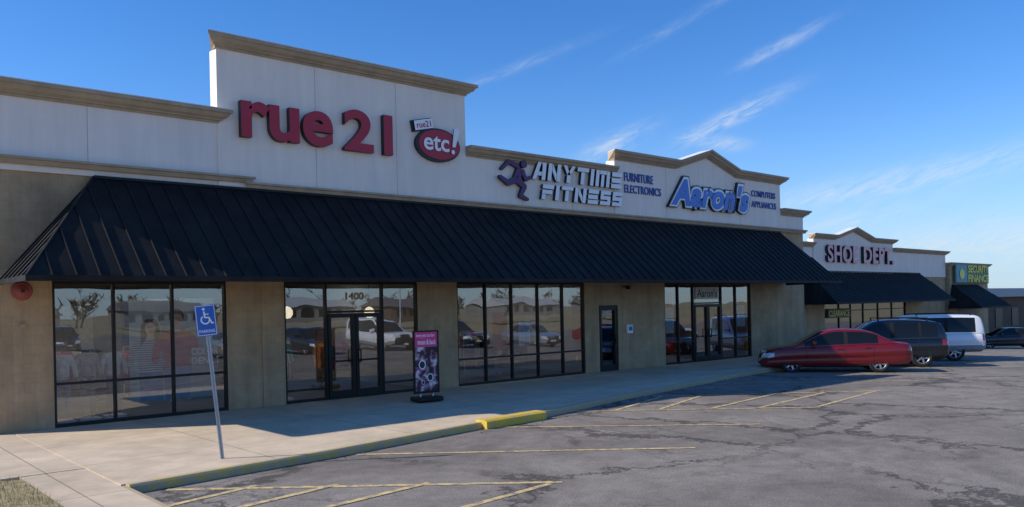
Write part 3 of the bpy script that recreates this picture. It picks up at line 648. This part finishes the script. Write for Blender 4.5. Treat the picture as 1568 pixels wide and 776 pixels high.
# ------------------------------------------------------------ vehicles
def hermite(tab,x):
    if x<=tab[0][0]: return tab[0][1]
    if x>=tab[-1][0]: return tab[-1][1]
    for i in range(len(tab)-1):
        if tab[i][0]<=x<=tab[i+1][0]: break
    def sl(k):
        if k<=0 or k>=len(tab)-1: 
            k2=0 if k<=0 else len(tab)-2
            return (tab[k2+1][1]-tab[k2][1])/(tab[k2+1][0]-tab[k2][0])
        a=(tab[k][1]-tab[k-1][1])/(tab[k][0]-tab[k-1][0]); b=(tab[k+1][1]-tab[k][1])/(tab[k+1][0]-tab[k][0])
        return 0 if a*b<=0 else 2*a*b/(a+b)
    x0,y0=tab[i]; x1,y1=tab[i+1]; h=x1-x0; t=(x-x0)/h
    return y0*(2*t**3-3*t*t+1)+sl(i)*h*(t**3-2*t*t+t)+y1*(-2*t**3+3*t*t)+sl(i+1)*h*(t**3-t*t)
M_tyre=mat('tyre_rubber',(.018,.018,.018),.85,.1); M_rim=mat('alloy_rim',(.45,.46,.48),.35,.05,3,0,1,.8)
M_cglass=mat('car_glass',(.010,.012,.013),.06,.05,1,0,1,0,.4); M_head=mat('headlamp',(.55,.57,.6),.15,.1,20,coat=1); M_tail=mat('tail_lamp',(.35,.01,.012),.2,.1,coat=1)
M_chr=mat('chrome_trim',(.6,.6,.62),.2,.05,3,0,1,.9); M_plate=mat('licence_plate',(.6,.62,.6),.5)
M_under=mat('car_underside',(.012,.012,.012),.9)
def make_car(name,loc,heading,sp,paint,lower=None):
    e=empty(name,loc,heading)
    L=sp['L']; ns=110; xs=[-L/2+L*i/ns for i in range(ns+1)]
    def sect(x):
        zt=hermite(sp['zt'],x); zb=hermite(sp['zb'],x); w=hermite(sp['w'],x); h=zt-zb
        c=[(0,zb),(w*.8,zb),(w*.92,zb+.04*h/.7),(w*.975,zb+.16*h),(w*.985,zb+.3*h),(w*.98,zb+.42*h),(w*.998,zb+.54*h),(w*1.0,zb+.66*h),(w*.985,zb+.78*h),(w*.955,zt-.10*h),(w*.90,zt-.03*h),(w*.80,zt),(w*.45,zt+.02),(0,zt+.028)]
        out=[]
        for i in range(len(c)-1):
            for t in (0,.5):
                out.append((c[i][0]*(1-t)+c[i+1][0]*t,c[i][1]*(1-t)+c[i+1][1]*t))
        out.append(c[-1]); return out
    vs=[];fs=[];fm=[]
    k=None
    for x in xs:
        s=sect(x); full=s+[(-a,b) for a,b in s[-2:0:-1]]; k=len(full)
        for y,z in full: vs.append((x,y,z))
    lowz=sp.get('clad',0)
    for i in range(ns):
        xc=(xs[i]+xs[i+1])/2
        for j in range(k):
            q=(j+1)%k; fs.append((i*k+j,i*k+q,(i+1)*k+q,(i+1)*k+j))
            zc=(vs[i*k+j][2]+vs[i*k+q][2])/2; yc=abs(vs[i*k+j][1]+vs[i*k+q][1])/2
            m=0; hz=sp['hz']; tz=sp['tz']
            if zc<lowz: m=6
            if zc<hermite(sp['zb'],xc)+.03: m=1
            if xc>L/2-sp['hl'] and hz[0]<zc<hz[1] and yc>.42: m=2
            if xc>L/2-.12 and hz[0]-.02<zc<hz[1] and yc<=.40: m=1
            if xc<-L/2+sp['tl'] and tz[0]<zc<tz[1] and yc>sp.get('ty',.45): m=3
            fm.append(m)
    fs.append(tuple(range(k))); fm.append(0); fs.append(tuple(range(ns*k,ns*k+k))[::-1]); fm.append(1)
    body=mesh('body',vs,fs,[paint,M_under,M_head,M_tail,M_chr,M_cglass,lower or M_under],e,True,fm); fixn(body)
    R=sp['r']
    for wx in sp['wheels']:
        for sd in (1,-1):
            ya,yb=sorted((sd*.62,sd*1.2))
            pl=[(wx+(R+.055)*math.cos(t),R+(R+.055)*math.sin(t)) for t in [2*math.pi*(i+.37)/36 for i in range(36)]]
            c=prism_xz('cut',pl,ya,yb,[paint,M_under],None)
            for p in c.data.polygons: p.material_index=1
            md=body.modifiers.new('b','BOOLEAN'); md.object=c; md.operation='DIFFERENCE'; md.solver='EXACT'
            bpy.context.view_layer.update()
            nm=bpy.data.meshes.new_from_object(body.evaluated_get(bpy.context.evaluated_depsgraph_get()))
            body.modifiers.clear(); body.data=nm; bpy.data.objects.remove(c)
    rf=sp['roof']; x0,x1=rf[0][0],rf[-1][0]; n2=80
    Hm=max(z for _,z in rf); vs=[];fs=[];fm=[]; gx=[x0+(x1-x0)*i/n2 for i in range(n2+1)]
    for x in gx:
        zb=hermite(sp['zt'],x)-.03; w=hermite(sp['w'],x)*.925; z=max(zb+.01,hermite(rf,x)); H=z-zb; HM=Hm-zb
        def yy(zz): return w-(w*sp.get('tum',.24))*max(0,(zz-zb)/HM)**1.35
        za=zb+.07*H; zc=zb+.86*H
        half=[(yy(zb),zb),(yy(za),za),(yy(zb+.45*H),zb+.45*H),(yy(zc),zc),(yy(zc)*.975,zb+.93*H),(yy(zc)*.90,zb+.985*H),(yy(zc)*.5,z+.01),(0,z+.018)]
        full=half+[(-a,b) for a,b in half[-2::-1]]
        for y,zz in full: vs.append((x,y,zz))
    k=15
    for i in range(n2):
        xc=(gx[i]+gx[i+1])/2; sl=(hermite(rf,gx[i+1])-hermite(rf,gx[i]))/(gx[i+1]-gx[i])
        for j in range(k-1):
            fs.append((i*k+j,i*k+j+1,(i+1)*k+j+1,(i+1)*k+j)); jj=min(j,k-2-j); m=0
            if jj in (1,2):
                m=5
                for a,b in sp['pil']:
                    if a<xc<b: m=1
                for a,b in sp.get('cpil',[]):
                    if a<xc<b: m=0
                if hermite(rf,xc)-hermite(sp['zt'],xc)<.14: m=0
            if jj in (5,6) and abs(sl)>.36: m=5
            fm.append(m)
    fs.append(tuple(range(k))); fm.append(0); fs.append(tuple(range(n2*k,n2*k+k))[::-1]); fm.append(0)
    fixn(mesh('cabin',vs,fs,[paint,M_under,M_head,M_tail,M_chr,M_cglass],e,True,fm))
    for wx in sp['wheels']:
        for sd in (1,-1):
            yo=sp['wm']-.01
            pv,pf=lathe_pts([(R*.62,-.20),(R*.93,-.20),(R,-.17),(R,-.04),(R*.95,-.005),(R*.72,0),(R*.68,-.03)],32)
            mesh('tyre',[(a+wx,(b+yo)*sd,c+R) for a,b,c in pv],pf,M_tyre,e,True)
            pv,pf=lathe_pts([(R*.69,-.02),(R*.64,-.012),(R*.60,-.03),(R*.58,-.12),(0,-.13)],32)
            mesh('rim',[(a+wx,(b+yo)*sd,c+R) for a,b,c in pv],pf,[M_rim,M_under],e,False,[1 if i%4>=2 else 0 for i in range(len(pf))])
            V=[];F=[]
            for s in range(sp.get('spokes',6)):
                a=2*math.pi*s/sp.get('spokes',6)+.3; ca,sa=math.cos(a),math.sin(a); kk=len(V)
                for rr2,ww in ((R*.08,.04),(R*.62,.024)):
                    for yo2 in (-.02,-.06):
                        for q in (1,-1): V.append((wx+ca*rr2-sa*ww*q,(yo+yo2+(-.015 if rr2<R*.2 else 0))*sd,R+sa*rr2+ca*ww*q))
                F+=[(kk,kk+1,kk+5,kk+4),(kk+2,kk+6,kk+7,kk+3),(kk,kk+4,kk+6,kk+2),(kk+1,kk+3,kk+7,kk+5)]
            fixn(mesh('spokes',V,F,M_rim,e))
            pv,pf=lathe_pts([(R*.17,-.06),(R*.16,-.02),(0,-.015)],16); mesh('hub',[(a+wx,(b+yo)*sd,c+R) for a,b,c in pv],pf,M_rim,e,True)
    def surf(x,z):
        s=sect(x)
        for i in range(len(s)-1):
            if s[i][1]<=z<=s[i+1][1] and s[i+1][1]>s[i][1]:
                t=(z-s[i][1])/(s[i+1][1]-s[i][1]); return s[i][0]*(1-t)+s[i+1][0]*t
        return s[8][0]
    V=[];F=[]
    for sx in sp['seams']:
        za=hermite(sp['zb'],sx)+.1; zb=hermite(sp['zt'],sx)-.03
        for sd in (1,-1):
            kk=len(V)
            for i in range(13):
                z=za+(zb-za)*i/12; y=surf(sx,z)+.002
                V+=[(sx-.008,y*sd,z),(sx+.008,y*sd,z)]
            F+=[(kk+2*i,kk+2*i+1,kk+2*i+3,kk+2*i+2) for i in range(12)]
    mesh('door_seams',V,F,M_under,e)
    H=[]
    for hx in sp['handles']:
        zz=hermite(sp['zt'],hx)-.14; y=surf(hx,zz)
        for sd in (1,-1):
            ya,yb=sorted(((y-.01)*sd,(y+.03)*sd)); H.append((hx-.09,hx+.09,ya,yb,zz-.015,zz+.015))
    boxes('door_handles',H,paint,e)
    mx=sp['mirror']; zz=hermite(sp['zt'],mx)+.10; y=surf(mx,zz-.2)*.98
    for sd in (1,-1):
        ya,yb=sorted(((y-.05)*sd,(y+.2)*sd)); box('mirror',mx-.09,mx+.05,ya,yb,zz-.08,zz+.08,paint,e,.045)
    box('plate_rear',-L/2-.015,-L/2+.02,-.16,.16,sp['pz'],sp['pz']+.15,M_plate,e); box('plate_front',L/2-.03,L/2+.012,-.16,.16,.38,.5,M_plate,e)
    V=[];F=[]
    for sd in (1,-1):
        kk=len(V)
        for i in range(25):
            x=sp['mo'][0]+(sp['mo'][1]-sp['mo'][0])*i/24; z=sp['moz']; 
            for dz in (-.02,.02): V.append((x,(surf(x,z+dz)+.008)*sd,z+dz))
        F+=[(kk+2*i,kk+2*i+1,kk+2*i+3,kk+2*i+2) for i in range(24)]
    mesh('side_moulding',V,F,paint,e)
    if sp.get('rack'):
        r0,r1,ry=sp['rack']; zr=Hm+.06
        boxes('roof_rails',[(r0,r1,s_*ry-.015,s_*ry+.015,zr-.015,zr+.015) for s_ in (1,-1)]+[(xx,xx+.05,s_*ry-.012,s_*ry+.012,zr-.12,zr-.016) for s_ in (1,-1) for xx in (r0,r1-.05)],M_under,e)
    return e
sedan=dict(L=5.0,zt=[(-2.5,.62),(-2.46,.86),(-2.36,.99),(-1.9,1.03),(-1.4,1.02),(0.3,.96),(1.0,.94),(1.6,.90),(2.15,.81),(2.38,.72),(2.46,.62),(2.5,.50)],
 zb=[(-2.5,.42),(-2.35,.28),(-1.5,.22),(1.6,.2),(2.3,.2),(2.5,.28)],w=[(-2.5,.70),(-2.42,.82),(-2.2,.89),(-1.7,.915),(0,.93),(1.7,.915),(2.15,.86),(2.38,.76),(2.5,.6)],
 roof=[(-2.0,1.0),(-1.6,1.20),(-1.2,1.40),(-.75,1.49),(-.1,1.51),(.3,1.46),(.8,1.23),(1.42,.90)],r=.345,wheels=(1.52,-1.38),wm=.905,
 hl=.42,hz=(.56,.72),tl=.2,tz=(.72,.92),pil=[(-.36,-.24)],cpil=[(-2.1,-1.36)],seams=(1.02,-.28,-1.2),handles=(-.1,-1.0),mirror=.78,pz=.62,mo=(-1.0,1.1),moz=.56)
suv=dict(L=4.75,zt=[(-2.375,.7),(-2.34,.98),(-2.24,1.08),(-1.9,1.10),(.6,1.05),(1.1,1.04),(1.7,.98),(2.1,.86),(2.3,.72),(2.375,.55)],
 zb=[(-2.375,.45),(-2.2,.3),(-1.5,.26),(1.6,.26),(2.2,.26),(2.375,.34)],w=[(-2.375,.76),(-2.3,.86),(-2.05,.91),(-1.5,.92),(0,.93),(1.6,.92),(2.05,.86),(2.27,.74),(2.375,.55)],
 roof=[(-2.33,1.02),(-2.24,1.35),(-2.1,1.64),(-1.8,1.72),(-1.2,1.77),(-.4,1.79),(.15,1.74),(.65,1.48),(1.2,1.04)],r=.385,wheels=(1.45,-1.40),wm=.915,
 hl=.4,hz=(.66,.84),tl=.24,tz=(.84,1.04),pil=[(-.42,-.32),(-1.42,-1.3)],cpil=[(-2.4,-1.98)],seams=(.95,-.37,-1.3),handles=(-.15,-1.1),mirror=.7,pz=.72,mo=(-1.0,1.0),moz=.52,clad=.40,tum=.2,rack=(-1.7,.1,.58))
big=dict(L=5.6,zt=[(-2.8,.8),(-2.77,1.1),(-2.6,1.19),(1,1.2),(1.4,1.18),(2.3,1.12),(2.65,1.02),(2.8,.8)],
 zb=[(-2.8,.5),(-2.6,.38),(2.5,.36),(2.8,.42)],w=[(-2.8,.88),(-2.7,.95),(-2.4,.98),(0,1.0),(2.2,.98),(2.6,.93),(2.8,.82)],
 roof=[(-2.77,1.12),(-2.72,1.55),(-2.64,1.84),(-2.45,1.93),(-1.5,1.96),(.1,1.95),(.5,1.87),(.9,1.55),(1.4,1.17)],r=.41,wheels=(1.85,-1.55),wm=.965,
 hl=.2,hz=(.8,1.02),tl=.14,tz=(.85,1.25),ty=.7,pil=[(-.32,-.22),(-1.32,-1.16)],cpil=[(-2.9,-2.42)],seams=(1.0,-.27,-1.24),handles=(-.05,-1.05),mirror=.85,pz=.75,mo=(-1.0,1.3),moz=.72,clad=.66,tum=.16,rack=(-2.3,-.1,.66))
P_red=mat('car_paint_red',(.19,.006,.009),.32,.03,1,0,1,.1,.5,coat=.6); P_blk=mat('car_paint_black',(.008,.009,.014),.25,.03,1,0,1,.1,.5,coat=.8)
P_wht=mat('car_paint_white',(.82,.82,.82),.3,.02,coat=1); P_gry=mat('car_paint_grey',(.025,.028,.035),.3,.03,1,0,1,.4,.5,coat=.8); P_sil=mat('car_paint_silver',(.42,.44,.46),.3,.03,1,0,1,.6,.5,coat=1)
P_low=mat('grey_cladding',(.24,.24,.25),.5)
HD=math.radians(127.7)
def put(n,x,y,sp,p,low=None,hd=HD): 
    return make_car(n,(x,y,zf(x)+.002),hd,sp,p,low)
def clone(src,name,x,y,hd):
    e=empty(name,(x,y,zf(x)+.002),hd)
    for c in src.children:
        o=c.copy(); COL.objects.link(o); o.parent=e
    return e
cr_=put('red_sedan',28.15,14.5,sedan,P_red)
cb_=put('black_suv',32.0,14.65,suv,P_blk)
cw_=put('white_suv',37.1,15.55,big,P_wht,P_low)
cg_=put('grey_sedan',66.6,20.9,sedan,P_gry)
cs_=put('silver_sedan',18.5,-4.2,sedan,P_sil,None,math.radians(95))
clone(cb_,'black_suv',33.5,-3.8,math.radians(88)); clone(cw_,'white_suv',27.8,-4.0,math.radians(90)); clone(cg_,'grey_sedan',23.0,-4.5,math.radians(92))
clone(cs_,'silver_sedan',40,-3.8,math.radians(91)); clone(cr_,'red_sedan',49,-4.5,math.radians(92)); clone(cs_,'silver_sedan',9.5,-24,math.radians(90)); clone(cw_,'white_suv',56,-4,math.radians(90))
clone(cb_,'black_suv',14.8,-24,math.radians(90)); clone(cg_,'grey_sedan',5,-32,math.radians(90))

# ------------------------------------------------------------ across the street (reflected)
def house(x,y,w,d,h,rh,wm,rm):
    e=empty('house'); box('walls',x,x+w,y,y+d,-.2,h,wm,e)
    vs=[(x-.5,y+d+.5,h),(x+w+.5,y+d+.5,h),(x+w+.5,y-.5,h),(x-.5,y-.5,h),(x-.2,y+d/2,h+rh),(x+w+.2,y+d/2,h+rh)]
    mesh('roof',vs,[(0,1,5,4),(2,3,4,5),(0,4,3),(1,2,5)],rm,e)
    boxes('openings',[(x+1+2.5*i,x+2.3+2.5*i,y+d,y+d+.05,.8,2.1) for i in range(int(w/2.6))],M_blk,e)
wA=mat('siding_grey',(.20,.19,.18),.8); rA=mat('pale_roof',(.42,.42,.42),.8); rB=mat('grey_shingle',(.13,.12,.115),.9)
for x,w,m,r in ((-84,16,wA,rB),(-56,15,wA,rB),(-30,14,wA,rA),(-6,14,M_brick,rA),(20,16,wA,rB),(46,14,wA,rB),(72,18,wA,rA),(104,15,M_brick,rB),(136,20,wA,rA),(172,16,wA,rB)):
    house(x,-126+random.uniform(-6,6),w,11,2.7,1.9,m,r)
TM=mat('bare_tree_bark',(.11,.085,.06),.95,.3)
V=[];F=[]
def cone(a,b,ra,rb):
    d=(b-a).normalized(); u=d.orthogonal().normalized(); v=d.cross(u); k=len(V)
    for p,r in ((a,ra),(b,rb)):
        for i in range(4): t=i*math.pi/2; V.append(p+u*r*math.cos(t)+v*r*math.sin(t))
    for i in range(4): F.append((k+i,k+(i+1)%4,k+4+(i+1)%4,k+4+i))
for i in range(85):
    x=-150+i*4.4+random.uniform(-2,2); y=-146+random.uniform(-7,7); h=random.uniform(5,9); b=Vector((x,y,-.3)); t=b+Vector((random.uniform(-.5,.5),0,h*.55)); cone(b,t,.3,.14)
    for j in range(9):
        s=b.lerp(t,random.uniform(.3,1)); e=s+Vector((random.uniform(-1,1)*h*.35,random.uniform(-1,1)*h*.35,random.uniform(.1,.45)*h)); cone(s,e,.10,.03)
        for q in range(12):
            s2=s.lerp(e,random.uniform(.3,1)); e2=s2+Vector((random.uniform(-1,1),random.uniform(-1,1),random.uniform(-.3,.9)))*1.4; k=len(V); w=Vector((.11,.11,.05))
            V.extend([s2-w,s2+w,e2]); F.append((k,k+1,k+2))
mesh('tree_line',V,F,TM)
for x,y in ((14,-26),(44,-26)):
    pl=empty('light_pole',(x,y,-.1)); pv,pf=lathe_pts([(.09,0),(.06,8)],10); mesh('mast',[(a,c,b) for a,b,c in pv],pf,M_galv,pl); box('arm',-1.2,1.2,-.04,.04,7.9,8.0,M_galv,pl); boxes('heads',[(-1.6,-1.0,-.15,.15,7.8,7.95),(1.0,1.6,-.15,.15,7.8,7.95)],M_galv,pl)

# ------------------------------------------------------------ light and sky
sd=Vector((-1.28,.80,1)).normalized()
el=math.asin(sd.z); az=math.atan2(sd.x,sd.y)
ld=bpy.data.lights.new('sun','SUN'); ld.energy=5; ld.angle=math.radians(.5); ld.color=(1,.93,.82)
lo2=bpy.data.objects.new('sun',ld); COL.objects.link(lo2); lo2.rotation_euler=sd.to_track_quat('Z','Y').to_euler()
W=bpy.data.worlds.new('World'); S.world=W; W.use_nodes=True; nt=W.node_tree
bg=nt.nodes['Background']; bg.inputs['Strength'].default_value=.147
sky=N(nt,'ShaderNodeTexSky',sky_type='NISHITA'); sky.sun_disc=False; sky.sun_elevation=el; sky.sun_rotation=az; sky.air_density=1.0; sky.dust_density=.1; sky.ozone_density=3.0
def MM(op,a,b=None,c=None):
    n=N(nt,'ShaderNodeMath',operation=op)
    for i,v in enumerate((a,b,c)):
        if v is None: continue
        if isinstance(v,(int,float)): n.inputs[i].default_value=v
        else: nt.links.new(v,n.inputs[i])
    return n.outputs[0]
tc=N(nt,'ShaderNodeTexCoord'); sp_=N(nt,'ShaderNodeSeparateXYZ'); nt.links.new(tc.outputs['Generated'],sp_.inputs[0])
A=MM('MULTIPLY',MM('ARCTAN2',sp_.outputs[0],sp_.outputs[1]),57.2958); E=MM('MULTIPLY',MM('ARCSINE',sp_.outputs[2]),57.2958)
tot=None
for a0,e0,l,w,t,s in ((48.9,10.9,2.4,.6,22,.5),(57.0,12.2,3.2,.5,22,.6),(55.8,10.6,1.8,.45,-10,.5),(60.0,16.3,2.4,.35,22,.45),(41.6,15.9,5.0,.3,18,.18),(54,18.5,5,.3,24,.14),(66.5,7.2,9,.8,8,.45),(72,3.2,8,1.4,3,.6),(64,5,5,.5,10,.3),(100,10,15,2,5,.4),(150,9,25,3,4,.3),(210,12,30,3,-4,.4),(-60,12,20,3,3,.4)):
    c=math.cos(math.radians(t)); q=math.sin(math.radians(t))
    da=MM('SUBTRACT',A,a0); de=MM('SUBTRACT',E,e0)
    u=MM('DIVIDE',MM('ADD',MM('MULTIPLY',da,c),MM('MULTIPLY',de,q)),l); v=MM('DIVIDE',MM('SUBTRACT',MM('MULTIPLY',de,c),MM('MULTIPLY',da,q)),w)
    g=MM('MULTIPLY',MM('EXPONENT',MM('MULTIPLY',MM('ADD',MM('MULTIPLY',u,u),MM('MULTIPLY',v,v)),-1)),s)
    tot=g if tot is None else MM('ADD',tot,g)
cv=N(nt,'ShaderNodeCombineXYZ'); c=math.cos(math.radians(20)); q=math.sin(math.radians(20))
nt.links.new(MM('MULTIPLY',MM('ADD',MM('MULTIPLY',A,c),MM('MULTIPLY',E,q)),.24),cv.inputs[0]); nt.links.new(MM('MULTIPLY',MM('SUBTRACT',MM('MULTIPLY',E,c),MM('MULTIPLY',A,q)),1.1),cv.inputs[1])
no=N(nt,'ShaderNodeTexNoise'); no.inputs['Scale'].default_value=1.5; no.inputs['Detail'].default_value=10; no.inputs['Roughness'].default_value=.68; no.inputs['Distortion'].default_value=1.2
nt.links.new(cv.outputs[0],no.inputs['Vector'])
mr=N(nt,'ShaderNodeMapRange'); mr.inputs['From Min'].default_value=.34; mr.inputs['From Max'].default_value=.72; nt.links.new(no.outputs['Fac'],mr.inputs['Value'])
cf=MM('MINIMUM',MM('MULTIPLY',tot,MM('MULTIPLY',mr.outputs[0],1.5)),.8)
hs_=N(nt,'ShaderNodeHueSaturation'); hs_.inputs['Saturation'].default_value=1.28; nt.links.new(sky.outputs[0],hs_.inputs['Color'])
tn=N(nt,'ShaderNodeMix',data_type='RGBA',blend_type='MULTIPLY'); tn.inputs['Factor'].default_value=1; tn.inputs['B'].default_value=(.84,.95,1.2,1); nt.links.new(hs_.outputs[0],tn.inputs['A'])
hz_=N(nt,'ShaderNodeMix',data_type='RGBA'); hz_.inputs['B'].default_value=(2.5,3.9,5.6,1)
e7=MM('DIVIDE',E,7.0); nt.links.new(MM('MULTIPLY',MM('EXPONENT',MM('MULTIPLY',MM('MULTIPLY',e7,e7),-1)),.7),hz_.inputs['Factor']); nt.links.new(tn.outputs['Result'],hz_.inputs['A'])
mx=N(nt,'ShaderNodeMix',data_type='RGBA'); mx.inputs['B'].default_value=(5.0,5.5,6.0,1)
nt.links.new(hz_.outputs['Result'],mx.inputs['A']); nt.links.new(cf,mx.inputs['Factor']); nt.links.new(mx.outputs['Result'],bg.inputs['Color'])

# ------------------------------------------------------------ camera
cd=bpy.data.cameras.new('camera'); cam=bpy.data.objects.new('camera',cd); COL.objects.link(cam); S.camera=cam
cd.sensor_width=36; cd.lens=29.0; cd.shift_y=.051; cd.clip_end=6000; cd.clip_start=.1
th=math.radians(41.6); a=math.atan(.022)
Fv=Vector((math.sin(th),math.cos(th),0)); Rv=Vector((math.cos(th),-math.sin(th),0)); Zv=Vector((0,0,1))
Rc=Rv*math.cos(a)-Zv*math.sin(a); Uc=Rv*math.sin(a)+Zv*math.cos(a)
M=Matrix((Rc,Uc,-Fv)).transposed().to_4x4(); M.translation=Vector((0,0,2.4)); cam.matrix_world=M
